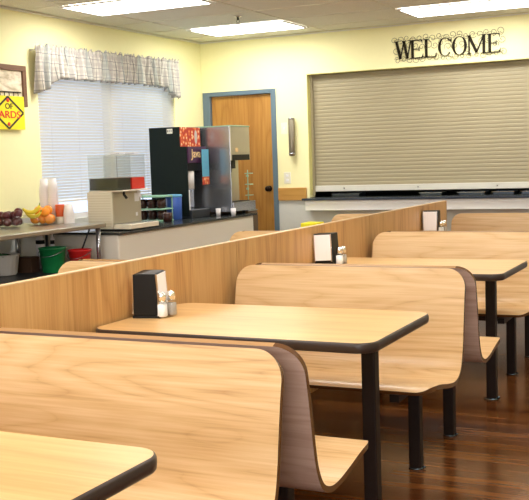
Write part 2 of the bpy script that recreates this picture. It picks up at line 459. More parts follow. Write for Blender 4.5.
# sprinkler
sp = thing('fire_sprinkler', 'small dark fire sprinkler head hanging from the ceiling beside a light', 'sprinkler', (-1.87, 4.68, H - .0005))
MB().lathe([(.035, 0), (.035, -.006), (.02, -.008)], 18).build('escutcheon', 'chrome', sp)
m = MB(); m.lathe([(.010, -.008), (.010, -.035), (.006, -.036)], 10)
m.tube([(.010, 0, -.032), (.016, 0, -.045), (.004, 0, -.062)], .002, 6); m.tube([(-.010, 0, -.032), (-.016, 0, -.045), (-.004, 0, -.062)], .002, 6); m.lathe([(.017, -.062), (.017, -.065)], 14)
m.build('spray_head', 'darkmetal', sp)

# ---------------------------------------------------------------- serving shutter and sill
sh = thing('roller_shutter', 'large khaki roller shutter closed over the serving opening', 'shutter', (ox0, YW + .11, oz0))
m = MB(); z = .135; X0, X1 = .008, ox1 - ox0 - .002; pit = .038
rows = []
zz = z
prof = []
while zz < oz1 - oz0 - .005:
    for a, d in ((0, 0), (.12, -.003), (.50, -.0042), (.86, -.0032), (.98, 0)):
        if zz + a * pit < oz1 - oz0 - .001: prof.append((d, zz + a * pit))
    zz += pit
A = [m.bm.verts.new((X0, p[0], p[1])) for p in prof]; B = [m.bm.verts.new((X1, p[0], p[1])) for p in prof]
for i in range(len(A) - 1): m.face((A[i], A[i + 1], B[i + 1], B[i]), 0)
o_ = m.build('slatted_curtain', 'shutter', sh)
so = o_.modifiers.new('thick', 'SOLIDIFY'); so.thickness = .006; so.offset = 1
bx('bottom_bar', (X0, X1, -.022, .012, .075, .137), 'shutterbar', sh, .004)
for k_ in range(5): bx('bar_rivet', (.35 + .8 * k_, .365 + .8 * k_, -.026, -.0225, .10, .115), 'steel', sh)
bx('side_guide', (X0 - .001, X0 + .022, -.034, -.024, .03, oz1 - oz0 - .002), 'shutter', sh)
si = thing('serving_sill', 'long white serving shelf with dark top under the roller shutter', 'shelf', (-1.865, YW, 0))
bx('dark_top', (-.027, 4.4, -.16, -.001, .928, .950), 'silltop', si, .004)
bx('apron', (0, 4.38, -.13, -.001, .822, .927), 'sillwhite', si, .004)
# passage top inside the opening
MBo = MB().box(ox0 + .008, ox1 - .002, YW + .001, YW + 1.0, oz0 + .001, oz0 + .018).build('serving_worktop', 'darktop')
tag(MBo, 'dark kitchen worktop just visible under the roller shutter', 'worktop')
for i, (x, w_, lab) in enumerate([(-1.55, .30, 'left'), (-.62, .22, 'second from left'), (-.20, .26, 'third from left'), (.12, .2, 'fourth from left'), (.45, .3, 'rightmost')]):
    t_ = thing('steel_pan', 'low steel pan behind the roller shutter gap, %s of the row' % lab, 'pan', (x, YW + .34, oz0 + .0185), group='steel pans behind the shutter')
    a = w_ / 2; m = MB()
    m.box(-a, a, -.11, -.105, 0, .026); m.box(-a, a, .105, .11, 0, .026); m.box(-a, -a + .005, -.105, .105, 0, .026); m.box(a - .005, a, -.105, .105, 0, .026); m.box(-a + .005, a - .005, -.105, .105, 0, .004)
    m.build('pan_body', 'pansteel', t_)
    m = MB(); m.box(-a - .012, a + .012, -.125, -.112, .020, .0235); m.build('pan_rim', 'chrome', t_)

# WELCOME sign -----------------------------------------------------------
ws = thing('welcome_sign', 'dark metal WELCOME wall sign with curled wire scrolls above the shutter', 'sign', (0, YW - .012, 0))
Z0, Z1 = 2.315, 2.495
def stroke(m, a, b, w_):
    a, b = Vector(a), Vector(b); d = (b - a).normalized(); n = Vector((-d.y, d.x)) * w_ / 2
    m.prism([tuple(a + n), tuple(a - n), tuple(b - n), tuple(b + n)], -.003, .003, 1)
def hs(m, x, z, w_=.045, h=.008): m.prism([(x - w_ / 2, z - h / 2), (x + w_ / 2, z - h / 2), (x + w_ / 2, z + h / 2), (x - w_ / 2, z + h / 2)], -.003, .003, 1)
def tri(m, pts): m.prism(pts, -.003, .003, 1)
def arc(m, cx, cz, rx, rz, a0, a1, thin=.009, thick=.026, n=36):
    out, inn = [], []
    for i in range(n + 1):
        a = a0 + (a1 - a0) * i / n; t_ = thin + (thick - thin) * abs(math.cos(a)) ** 1.5
        c, s_ = math.cos(a), math.sin(a)
        out.append((cx + rx * c, cz + rz * s_)); inn.append((cx + (rx - t_) * c, cz + (rz - t_ * .6) * s_))
    for i in range(n): m.prism([out[i], out[i + 1], inn[i + 1], inn[i]], -.003, .003, 1)
def letter(ch, x0, x1):
    m = MB(); zc = (Z0 + Z1) / 2; w_ = x1 - x0; T, B_ = Z1 - .004, Z0 + .004; tk = .027; tn = .012
    if ch == 'W':
        a, b, c, d, e = x0 + .012, x0 + w_ * .30, x0 + w_ * .52, x0 + w_ * .72, x1 - .012
        stroke(m, (a, T), (b, B_), tk); stroke(m, (b, B_), (c, T), tn); stroke(m, (c, T), (d, B_), tk); stroke(m, (d, B_), (e, T), tn)
        hs(m, a, T, .045); hs(m, c, T, .04); hs(m, e, T, .04)
    if ch == 'M':
        a, b, c = x0 + .016, x0 + w_ * .5, x1 - .02
        stroke(m, (a, B_), (a, T), tn); stroke(m, (a, T), (b, B_ + .01), tk); stroke(m, (b, B_ + .01), (c, T), tn); stroke(m, (c, B_), (c, T), tk)
        hs(m, a, T, .038); hs(m, a, B_, .044); hs(m, c, T, .044); hs(m, c, B_, .05)
    if ch in 'EL':
        a = x0 + .026; stroke(m, (a, B_), (a, T), tk); hs(m, a, T, .052); hs(m, a - .002, B_, .05)
        stroke(m, (a, B_), (x1 - .008, B_), .009); tri(m, [(x1 - .020, B_), (x1 - .002, B_), (x1, B_ + .042)])
        if ch == 'E':
            stroke(m, (a, T), (x1 - .012, T), .009); tri(m, [(x1 - .022, T), (x1 - .008, T), (x1 - .008, T - .038)])
            stroke(m, (a, zc), (x1 - .04, zc), .008); hs(m, x1 - .042, zc, .007, .042)
    if ch == 'O': arc(m, (x0 + x1) / 2, zc, w_ / 2, (Z1 - Z0) / 2, 0, 2 * PI)
    if ch == 'C':
        arc(m, (x0 + x1) / 2 + .006, zc, w_ / 2, (Z1 - Z0) / 2, .72, 2 * PI - .72)
        tri(m, [(x1 - .018, Z1 - .030), (x1, Z1 - .008), (x1, Z1 - .06)])
    return m.build('letter', 'iron', ws)
for ch, a, b in (('W', -.885, -.715), ('E', -.735, -.60), ('L', -.595, -.465), ('C', -.455, -.315), ('O', -.310, -.165), ('M', -.160, .020), ('E', .030, .160)): letter(ch, a, b)
m = MB(); rng = random.Random(3)
def curl(cx, cz, r, flip, a0, turns=1.15):
    pts = []
    for i in range(22):
        t_ = i / 21; a = a0 + flip * 2 * PI * turns * t_; rr = r * (1 - .72 * t_)
        pts.append((cx + rr * math.cos(a), .004, cz + rr * math.sin(a)))
    m.tube(pts, .0021, 5)
x = -.90
while x < .18:
    curl(x, Z1 + .008 + rng.uniform(-.006, .018), rng.uniform(.030, .042), rng.choice((-1, 1)), rng.uniform(-2.6, -.6))
    curl(x + .03, Z0 - .006 + rng.uniform(-.012, .008), rng.uniform(.026, .038), rng.choice((-1, 1)), rng.uniform(.6, 2.6))
    curl(x + .02, (Z0 + Z1) / 2 + rng.uniform(-.05, .05), rng.uniform(.030, .044), rng.choice((-1, 1)), rng.uniform(0, 6))
    x += .066
pts = [(-.90 + 1.08 * i / 80, .004, Z1 + .006 + .012 * math.sin(i * .55)) for i in range(81)]; m.tube(pts, .0015, 5)
pts = [(-.90 + 1.08 * i / 80, .004, Z0 - .004 + .010 * math.sin(i * .5 + 1)) for i in range(81)]; m.tube(pts, .0015, 5)
for x in (-.80, -.38, .09): m.tube([(x, .004, Z1 - .02), (x, .0118, Z1 - .02)], .004, 6)
m.build('wire_scrollwork', 'wire', ws)

# things on the back wall ------------------------------------------------
cd = thing('cup_dispenser', 'tall narrow metal tube dispenser on the yellow wall beside the shutter', 'dispenser', (-2.03, YW, 1.395))
m = MB(); m.lathe([(.030, 0), (.034, .012), (.034, .39), (.026, .40)], 24, (0, -.05, 0)); m.build('tube_body', new_mat('dull bronze metal', (.26, .23, .17), .35, .85), cd)
bx('wall_bracket', (-.018, .018, -.018, -.0005, .08, .32), 'steel', cd, .002)
m = MB(); m.lathe([(.0355, .0), (.0355, .014)], 24, (0, -.05, .385)); m.build('end_collar', 'steel', cd)
m = MB(); m.lathe([(.0355, .0), (.0355, .012)], 24, (0, -.05, .02)); m.build('end_collar', 'steel', cd)
def plate(name, label, x, z, w_, h_):
    t_ = thing(name, label, 'switch' if 'switch' in name else 'outlet', (x, YW, z))
    bx('cover_plate', (-w_ / 2, w_ / 2, -.006, -.0005, -h_ / 2, h_ / 2), 'outlet', t_, .002)
    if 'switch' in name: bx('toggle', (-.006, .006, -.014, -.0065, -.012, .012), 'white', t_, .001)
    else:
        for s_ in (-1, 1): bx('socket', (-.014, .014, -.009, -.0065, s_ * .025 - .012, s_ * .025 + .012), 'white', t_, .002)
plate('light_switch', 'pale light switch plate half behind the metal tube dispenser', -2.135, 1.69, .075, .12)
plate('wall_outlet', 'white wall outlet above the oak rail beside the door', -2.115, 1.165, .078, .12)

# framed picture and yellow card on the left wall ------------------------
pf = thing('framed_picture', 'faded picture in a wide brown wooden frame on the left wall', 'picture', (XW, 2.905, 2.035))
m = MB(); a, b = .285, .168; t_ = .045
# tilted frame made of four boards
for d in ((-a, a, b - t_, b), (-a, a, -b, -b + t_)): m.box(.004, .028, d[0], d[1], d[2], d[3])
m.box(.004, .028, -a, -a + t_, -b + t_, b - t_); m.box(.004, .028, a - t_, a, -b + t_, b - t_)
m.build('picture_frame', 'framewood', pf, .003)
bx('picture_print', (.002, .012, -a + t_, a - t_, -b + t_, b - t_), 'art', pf)
m = MB(); m.box(.0125, .020, -.12, .215, -.055, -.047)
for i in range(6): m.tube([(.018, -.10 + .055 * i, -.052), (.022, -.10 + .055 * i, -.075), (.016, -.10 + .055 * i, -.095)], .003, 5)
m.build('hook_rail', 'iron', pf)
yc = thing('yellow_card', 'yellow square card with a black diamond and red letters pinned on the wall', 'card', (XW + .0285, 2.935, 1.815))
h = .125
bx('card_sheet', (0, .003, -.20, .20, -.135, .135), 'paperyellow', yc)
m = MB(); ww = .017; d = .115
dw, d = .185, .128
for (p, q_) in (((-dw, 0), (0, d)), ((0, d), (dw, 0)), ((dw, 0), (0, -d)), ((0, -d), (-dw, 0))):
    p, q_ = Vector(p), Vector(q_); e = (q_ - p).normalized(); n = Vector((-e.y, e.x)) * ww / 2
    m.prism([tuple(p + n), tuple(p - n), tuple(q_ - n), tuple(q_ + n)], .0032, .0046, 0)
m.build('diamond_outline', 'inkblack', yc)
def text(body, size, mat, parent, loc, rot, name='lettering', ext=.001, xs=1.):
    cu = bpy.data.curves.new(name, 'FONT'); cu.body = body; cu.size = size; cu.extrude = ext; cu.align_x = 'CENTER'; cu.align_y = 'CENTER'; cu.offset = size * .012
    tmp = bpy.data.objects.new(name, cu); C.objects.link(tmp)
    me = bpy.data.meshes.new_from_object(tmp.evaluated_get(bpy.context.evaluated_depsgraph_get()))
    bpy.data.objects.remove(tmp); me.materials.clear(); me.materials.append(M[mat])
    o = bpy.data.objects.new(name, me); C.objects.link(o); o.parent = parent; o.location = loc; o.rotation_euler = rot; o.scale = (xs, 1, 1)
    return o
RX = (PI / 2, 0, PI / 2)      # facing +X
text('OF', .062, 'inkblack', yc, (.0045, .01, .050), RX, xs=1.2)
text('ARDS', .080, 'inkred', yc, (.0045, .015, -.018), RX, xs=1.35)
for z in (.100, -.092): MB().sphere((.004, .0, z), .017, 12, 8, sc=(.2, 1.1, 1)).build('red_blot', 'inkred', yc)
yc.rotation_euler = (0, 0, 0)

# ---------------------------------------------------------------- benches
CP = [(.022, .861), (.032, .836), (.047, .785), (.062, .72), (.078, .63), (.092, .55), (.112, .48), (.148, .425), (.205, .400), (.27, .398), (.36, .412), (.45, .430), (.52, .440), (.560, .438), (.585, .424)]
def catmull(P_, per=5):
    out = []
    for i in range(len(P_) - 1):
        p0, p1, p2, p3 = P_[max(i - 1, 0)], P_[i], P_[i + 1], P_[min(i + 2, len(P_) - 1)]
        for k_ in range(per):
            t_ = k_ / per
            out.append(tuple(.5 * ((2 * p1[a]) + (-p0[a] + p2[a]) * t_ + (2 * p0[a] - 5 * p1[a] + 4 * p2[a] - p3[a]) * t_ * t_ + (-p0[a] + 3 * p1[a] - 3 * p2[a] + p3[a]) * t_ ** 3) for a in (0, 1)))
    out.append(P_[-1]); return out
def bench_mesh(x0, x1, parent):
    pr = catmull(CP, 6)
    arc_ = [0]
    for a, b in zip(pr, pr[1:]): arc_.append(arc_[-1] + math.dist(a, b))
    Lt = arc_[-1]
    r1, r2, T = .085, .075, .019
    # resample: dense near the two ends
    ss = [r1 * (1 - math.cos(k_ / 10 * PI / 2)) for k_ in range(10)] + [r1 + (Lt - r1 - r2) * k_ / 46 for k_ in range(46)] + [Lt - r2 + r2 * math.sin(k_ / 10 * PI / 2) for k_ in range(11)]
    def at(s_):
        for i in range(len(arc_) - 1):
            if s_ <= arc_[i + 1] or i == len(arc_) - 2:
                t_ = (s_ - arc_[i]) / (arc_[i + 1] - arc_[i]); return Vector((pr[i][0] + (pr[i + 1][0] - pr[i][0]) * t_, pr[i][1] + (pr[i + 1][1] - pr[i][1]) * t_))
    def inset(s_):
        v = 0
        if s_ < r1: v = r1 - math.sqrt(max(0, r1 * r1 - (r1 - s_) ** 2))
        if Lt - s_ < r2: d_ = r2 - (Lt - s_); v = r2 - math.sqrt(max(0, r2 * r2 - d_ * d_))
        return v
    m = MB(); F, Bk = [], []
    nx = 6
    for s_ in ss:
        p = at(s_); e = (at(min(s_ + .004, Lt)) - at(max(s_ - .004, 0))).normalized(); n = Vector((-e.y, e.x))   # towards the sitter / up
        if n.y < 0 and s_ > Lt * .6: n = -n
        i_ = inset(s_); fr_, bk_ = [], []
        for k_ in range(nx + 1):
            x = (x0 + i_) + (x1 - x0 - 2 * i_) * k_ / nx
            a = p + n * T * .5; b = p - n * T * .5
            fr_.append(m.bm.verts.new((x, a.x, a.y))); bk_.append(m.bm.verts.new((x, b.x, b.y)))
        F.append(fr_); Bk.append(bk_)
    n_ = len(F)
    for i in range(n_ - 1):
        for k_ in range(nx):
            m.face((F[i][k_], F[i][k_ + 1], F[i + 1][k_ + 1], F[i + 1][k_]), 0, True)
            m.face((Bk[i][k_], Bk[i][k_ + 1], Bk[i + 1][k_ + 1], Bk[i + 1][k_]), 1, True)
        for k_ in (0, nx): m.face((F[i][k_], F[i + 1][k_], Bk[i + 1][k_], Bk[i][k_]), 2, True)
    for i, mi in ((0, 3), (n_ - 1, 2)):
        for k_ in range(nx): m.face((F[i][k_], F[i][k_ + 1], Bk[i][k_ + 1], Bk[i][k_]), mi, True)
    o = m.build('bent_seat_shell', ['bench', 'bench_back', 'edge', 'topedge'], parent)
    es = o.modifiers.new('es', 'EDGE_SPLIT'); es.split_angle = .8
    return o
LX = .988
def leg_parts(t_, lx, y, ztop):
    lg = bx('leg', (lx - .026, lx + .026, y - .026, y + .026, .006, ztop), 'leg', t_, .004)
    m = MB(); m.lathe([(.034, 0), (.034, .006), (.012, .012)], 18, (lx, y, 0)); m.tube([(lx + .028, y, .009), (lx + .042, y, .009)], .005, 8)
    m.build('foot', 'glider', lg)
def make_bench(x0, x1, label, group, lx_out, lx_in, y=.30):
    t_ = thing('booth_bench', label, 'bench', group=group)
    bench_mesh(x0, x1, t_)
    leg_parts(t_, lx_out, y, .384); leg_parts(t_, lx_in, y, .384)
    a, b = min(lx_in, lx_out) + .03, max(lx_in, lx_out) - .03
    bx('cross_beam', (a, b, y - .02, y + .02, .330, .382), 'leg', t_, .003)
    for lx in (lx_in, lx_out): bx('seat_bracket', (lx - .02, lx + .02, y + .035, .50, .362, .394), 'leg', t_)
    return t_
G1 = 'booth benches on the aisle side of the wooden divider'
c = [PC - P, PC, PC + P, PC + 2 * P]
b0 = make_bench(.045, 1.188, 'near bench shown facing the camera with its broad back behind the closest table', G1, LX, .12)
b0.location = (0, -1.025, 0); b0.rotation_euler = (0, 0, 0)
# benches facing +Y are the base; ones facing the camera are mirrored by a mesh built with y flipped
def flip(root, loc, label, group):
    r_ = dup(root, loc, label, group=group)
    for ch in list(r_.children):
        me = ch.data.copy(); me.transform(Matrix.Scale(-1, 4, (0, 1, 0))); me.flip_normals(); ch.data = me
        for g in list(ch.children):
            mg = g.data.copy(); mg.transform(Matrix.Scale(-1, 4, (0, 1, 0))); mg.flip_normals(); g.data = mg
    return r_
b0['label'] = 'bench facing away whose curved edge shows behind the large foreground bench back'
A1 = make_bench(.045, 1.174, 'large foreground bench, its seat back filling the lower left behind the nearest table', G1, LX, .12, .215)
A1.location = (0, -1.055, 0)
def mirror(root):
    for ch in list(root.children):
        ch.data.transform(Matrix.Scale(-1, 4, (0, 1, 0))); ch.data.flip_normals()
        for g in list(ch.children): g.data.transform(Matrix.Scale(-1, 4, (0, 1, 0))); g.data.flip_normals()
mirror(A1)
B1 = dup(A1, (0, .865, 0), 'bench facing the camera behind the table with the black napkin holder by salt shakers', group=G1)
B2 = dup(b0, (0, .90, 0), 'bench facing away, back to back behind the second booth table, its seat end showing')
C1 = dup(A1, (0, 2.845, 0), 'bench facing the camera behind the third booth table', group=G1)
C2 = dup(b0, (0, 2.89, 0), 'bench facing away just behind the third booth table and its bench, mostly hidden')
D1 = dup(A1, (0, 4.81, 0), 'farthest bench facing the camera, beside the end of the wooden divider', group=G1)

# far side of the divider
G2 = 'booth benches on the far side of the wooden divider'
l0 = make_bench(-1.055, -.045, 'bench top peeking over the divider beside the steel table', G2, -.9, -.15)
l0.location = (0, c[1] + .01, 0)
l0['label'] = 'far side bench facing away, back to back with the one beside the steel table'
E1 = flip(l0, (0, c[1] - .03, 0), 'pale rounded bench top peeking over the divider by the green and red buckets', G2)
E2 = dup(E1, (0, c[2], 0), 'pale bench top peeking over the divider in front of the white counter end', group=G2)
E2b = dup(l0, (0, c[2], 0), 'far side bench facing away, back to back with the one before the counter end')
E3 = dup(E1, (0, c[3], 0), 'small bench top peeking over the divider below the serving sill', group=G2)

# ---------------------------------------------------------------- divider panels
DL = ['wooden divider panel behind the black napkin holder at the left edge', 'wooden divider panel behind the second napkin holder and third booth', 'farthest wooden divider panel, ending beside the last bench', 'nearest wooden divider panel beside the closest table']
for i, (ya, yb) in enumerate([(c[0] + .002, c[1] - .012), (c[1] - .008, c[2] - .012), (c[2] - .008, 4.785), (-3.2, c[0] - .002)]):
    t_ = thing('booth_divider', DL[i], 'divider', (0, ya, 0), group='wooden divider panels between the booth rows')
    m = MB(); m.box(-.030, -.002, 0, yb - ya, .0, .970); m.build('oak_panel', 'divider', t_)
    if i != 2: bx('joint_strip', (-.027, -.006, yb - ya + .0003, yb - ya + .0037, 0, .968), 'vinyl', t_)
    m = MB(); m.box(-.031, -.001, -.0002, yb - ya + .0002, .9703, .9745); m.build('edge_strip', 'divedge', t_)

# ---------------------------------------------------------------- tables
def rrect(x0, x1, y0, y1, r_, n=10):
    pts = []
    for cx, cy, a0 in ((x1 - r_, y1 - r_, 0), (x0 + r_, y1 - r_, PI / 2), (x0 + r_, y0 + r_, PI), (x1 - r_, y0 + r_, 1.5 * PI)):
        for k_ in range(n + 1):
            a = a0 + PI / 2 * k_ / n; pts.append((cx + r_ * math.cos(a), cy + r_ * math.sin(a)))
    return pts
TW = .358
def make_table(label, group):
    t_ = thing('booth_table', label, 'table', group=group)
    m = MB(); m.prism(rrect(.009, 1.152, -TW + .003, TW - .003, .067), .7145, .745); m.build('tabletop', 'table', t_)
    # vinyl edge: bulging band around the top
    ring = []
    for d_, z in ((.0, .7448), (.004, .743), (.0065, .737), (.0075, .727), (.006, .714), (.002, .709), (-.012, .7085)):
        ring.append([(p[0], p[1], z) for p in rrect(.009 - d_, 1.152 + d_, -TW + .003 - d_, TW - .003 + d_, max(.067 + d_, .01))])
    m = MB(); m.rings(ring, 0, True, False, False); m.build('vinyl_edge', 'vinyl', t_)
    p = bx('post', (1.018 - .027, 1.018 + .027, -.027, .027, .008, .7085), 'leg', t_, .005)
    m = MB(); m.lathe([(.042, 0), (.042, .006), (.015, .012)], 20, (1.012, 0, 0)); m.tube([(1.044, 0, .012), (1.062, 0, .012)], .007, 8); m.build('foot', 'glider', p)
    m = MB(); m.box(.98 - .12, .979, -.10, .10, .698, .708); m.box(.98, 1.10, -.10, -.033, .698, .708); m.box(.98, 1.10, .033, .10, .698, .708); m.build('mounting_plate', 'leg', t_)
    m = MB(); m.box(.001, .006, -.22, .22, .62, .706); m.box(.006, .07, -.22, .22, .698, .707); m.build('wall_bracket', 'leg', t_)
    return t_
G3 = 'booth tables'
t2 = make_table('second booth table, in the middle, whose dark post stands before the aisle', G3); t2.location = (0, .005, 0)
t1 = dup(t2, (0, -1.995, 0), 'nearest booth table in the lower left corner, only its rounded corner showing'); t1.scale = (.985, 1, 1)
t3 = dup(t2, (0, 1.975, 0), 'third booth table, with the white-faced napkin holder and post near the right edge')
t4 = dup(t2, (0, 3.915, 0), 'farthest booth table, almost hidden behind a bench, under the smallest napkin holder')

# napkin holders and shakers
def make_napkin(label):
    t_ = thing('napkin_holder', label, 'napkin holder', group='black napkin holders on the booth tables')
    # local: napkin faces at +-y ; width x .118, depth y .10
    m = MB(); hw, hd, hh = .059, .054, .184
    def loop(z, k_): return [(-hw, -hd * k_, z), (hw, -hd * k_, z), (hw, hd * k_, z), (-hw, hd * k_, z)]
    m.rings([loop(.012, 1), loop(hh - .004, .88), loop(hh, .84)], 0, False); m.build('black_housing', 'black', t_, .004)
    bx('base_plate', (-hw - .002, hw + .002, -hd - .004, hd + .004, 0, .0118), 'black', t_, .002)
    for s_ in (-1, 1):
        m = MB(); y0_, y1_ = hd * s_, hd * .88 * s_
        A_ = [(-.050, y0_ + .0045 * s_, .028), (.050, y0_ + .0045 * s_, .028), (.050, y1_ + .0045 * s_, .178), (-.050, y1_ + .0045 * s_, .178)]
        B_ = [(p[0], p[1] - .004 * s_, p[2]) for p in A_]
        m.rings([A_, B_], 0, False); m.build('napkin_face', 'paper', t_)
        for a_, b_ in ((-.056, -.0503), (.0503, .056)):
            m = MB(); m.rings([[(a_, y0_ + .0005 * s_, .02), (b_, y0_ + .0005 * s_, .02), (b_, y1_ + .0005 * s_, .182), (a_, y1_ + .0005 * s_, .182)], [(a_, y0_ + .006 * s_, .02), (b_, y0_ + .006 * s_, .02), (b_, y1_ + .006 * s_, .182), (a_, y1_ + .006 * s_, .182)]], 0, False); m.build('side_lip', 'chrome', t_)
    return t_
def make_shaker(label, fill):
    t_ = thing('salt_shaker' if fill == 'salt' else 'pepper_shaker', label, 'shaker', group='glass shakers with metal caps')
    m = MB()
    def sq(r_, z, n=24):
        out = []
        for i in range(n):
            a = 2 * PI * i / n + PI / n; ca, sa = math.cos(a), math.sin(a); k_ = (abs(ca) ** 5 + abs(sa) ** 5) ** (-1 / 5.); out.append((r_ * k_ * ca, r_ * k_ * sa, z))
        return out
    m.rings([sq(.0195, .001), sq(.021, .004), sq(.0205, .055), sq(.017, .068), sq(.014, .074)], 0, True); m.build('glass_jar', 'acrylic', t_)
    m = MB(); m.rings([sq(.0165, .005), sq(.0185, .010), sq(.0180, .056)], 0, True); m.build('filling', fill, t_)
    m = MB(); m.lathe([(.0175, .066), (.0185, .088), (.0165, .100), (.006, .106), (.001, .1065)], 20); m.build('metal_cap', 'chrome', t_)
    return t_
Z = .7455
n1 = make_napkin('nearest black napkin holder, turned with its white napkins to the aisle, on second table')
n1.location = (.074, -.015, Z); n1.rotation_euler = (0, -.045, PI / 2 + .2)
n2 = dup(n1, (.066, 1.93, Z), 'napkin holder on the third table, white napkin face toward the camera', (0, -.045, 0))
n3 = dup(n1, (.066, 4.10, Z), 'smallest napkin holder, far off near the end of the divider', (0, 0, .05))
s1 = make_shaker('white salt shaker in front of the nearest napkin holder', 'salt'); s1.location = (.146, -.045, Z)
p1 = make_shaker('grey pepper shaker right beside the nearest salt shaker', 'pepper'); p1.location = (.158, .007, Z)
s2 = dup(s1, (.152, 1.91, Z), 'salt shaker at the second napkin holder, left of its pair')
p2 = dup(p1, (.152, 1.965, Z), 'pepper shaker at the second napkin holder, right of its pair')
s3 = dup(s1, (.150, 4.07, Z), 'tiny far salt shaker beside the smallest napkin holder')
p3 = dup(p1, (.158, 4.125, Z), 'tiny far pepper shaker beside the smallest napkin holder')

# ---------------------------------------------------------------- counter under the window
CZ = .84; CX = -2.11
ct = thing('beverage_counter', 'white fronted beverage counter with dark top below the window', 'counter', (XW, 3.0, 0))
bx('cabinet_body', (.003, CX - XW - .03, .02, 2.40, .0, CZ - .019), 'counterfront', ct, .012)
bx('counter_top', (.003, CX - XW, 0, 2.425, CZ - .018, CZ), 'darktop', ct, .004)
cb = thing('end_cabinet', 'dark brown cabinet at the counter end before the wooden door', 'cabinet', (-2.76, 5.43, 0))
bx('cabinet_body', (0, .55, 0, .20, .0, .858), 'brownsteel', cb, .006)
bx('cabinet_top', (-.004, .556, -.002, .204, .8583, .870), 'steel', cb, .003)
bx('door_panel', (.5505, .562, .012, .188, .05, .84), 'brownsteel', cb, .003)

# juice dispenser
jd = thing('juice_dispenser', 'cream drink dispenser with a dark tank and a red tank', 'drink dispenser', (-2.53, 3.17, CZ))
m = MB(); m.box(0, .24, 0, .42, .012, .312)
m.build('cooler_body', 'cream', jd, .006)
m = MB()
for i in range(13): m.box(.012, .228, -.003, -.0005, .03 + .0205 * i, .040 + .0205 * i)
m.build('side_grille', new_mat('cream vent slats', (.70, .64, .50), .5), jd)
bx('splash_panel', (.2405, .246, .006, .414, .03, .305), 'steel2', jd)
bx('drip_tray', (.10, .415, -.004, .424, .0, .0115), 'black', jd)
bx('tray_front', (.2465, .412, .0, .42, .012, .052), 'cream', jd, .005)
m = MB(); m.box(.2470, .40, .01, .41, .0525, .055); m.build('tray_grid', 'steel', jd)
bx('tank_deck', (.02, .34, .0, .42, .3125, .322), 'cream', jd, .003)
for k_, (ya, mat, lab) in enumerate(((.004, 'darkjuice', 'near tank holding a dark drink'), (.216, 'redjuice', 'far tank holding a red drink'))):
    x0_, x1_, y1_ = .02, .300, ya + .2
    tk = MB(); tt = .003
    tk.box(x0_, x1_, ya, ya + tt, .3225, .60); tk.box(x0_, x1_, y1_ - tt, y1_, .3225, .60); tk.box(x0_, x0_ + tt, ya + tt, y1_ - tt, .3225, .60); tk.box(x1_ - tt, x1_, ya + tt, y1_ - tt, .3225, .60); tk.box(x0_ + tt, x1_ - tt, ya + tt, y1_ - tt, .3225, .326)
    o_ = tk.build('drink_tank', 'acrylic', jd); o_['label'] = lab
    MB().box(x0_ + .006, x1_ - .006, ya + .006, y1_ - .006, .3265, .42).build('drink', mat, o_)
    MB().box(x0_ - .003, x1_ + .003, ya - .0008, y1_ + .0008, .6005, .612).build('tank_lid', 'acrylic', o_)
    bx('lid_handle', (x1_ - .10, x1_ - .01, ya + .06, ya + .14, .6125, .622), 'cupwhite', o_, .002)
    m = MB(); m.tube([(.29, ya + .1, .3115), (.29, ya + .1, .285), (.315, ya + .1, .255)], .011, 10)
    m.build('tap', 'black' if k_ == 0 else 'white', jd)
bx('notice_label', (.2465, .2475, .32, .39, .22, .29), 'white', jd)
bx('small_label', (.2465, .2475, .33, .36, .10, .13), 'white', jd)

# mint two tier rack with dark mugs
rk = thing('mug_rack', 'pale green two tier plastic rack holding dark mugs', 'rack', (-2.785, 4.22, CZ + .0005))
for z in (0., .105): bx('shelf_tray', (0, .33, 0, .17, z, z + .012), 'mint', rk, .003)
bx('top_tray', (0, .33, 0, .17, .218, .236), 'mint', rk, .004)
for (x_, y_) in ((.004, .004), (.004, .158), (.318, .158)): bx('upright', (x_, x_ + .008, y_, y_ + .008, .0123, .2175), 'mint', rk)
mug = thing('dark_mug', 'x', 'mug', group='dark mugs in the pale green rack')
m = MB(); m.lathe([(.034, 0), (.040, .004), (.045, .04), (.044, .080), (.040, .081), (.038, .012)], 22); m.build('mug_body', 'mug', mug)
m = MB(); m.tube([(.042 + .018 * math.sin(PI * k_ / 8) * 1.0, 0, .015 + .045 * k_ / 8) for k_ in range(9)], .0045, 8); m.build('handle', 'mug', mug)
first = True
for row, z in (('lower', .0125), ('upper', .1175)):
    for k_, nm in enumerate(('left', 'middle', 'right')):
        loc = (-2.785 + .065 + .1 * k_, 4.22 + .065, CZ + .001 + z)
        lab = 'dark mug, %s of the three on the %s tier of the pale green rack' % (nm, row)
        if first: mug.location = loc; mug['label'] = lab; mug.rotation_euler = (0, 0, 1.9); first = False
        else: dup(mug, loc, lab, (0, 0, 1.9))
dup(mug, (-2.405, 4.20, CZ + .001), 'lone dark mug on the counter between the green rack and the blue canister', (0, 0, 1.5))
# blue canister
bc = thing('blue_canister', 'tall blue canister with lighter lid beside the black machine', 'canister', (-2.495, 4.47, CZ + .0005))
m = MB(); m.lathe([(.066, 0), (.070, .004), (.075, .205), (.073, .21)], 32); m.build('canister_body', 'blue', bc)
m = MB(); m.lathe([(.078, .2105), (.079, .226), (.070, .234), (.02, .237)], 32); m.build('lid', 'lblue', bc)

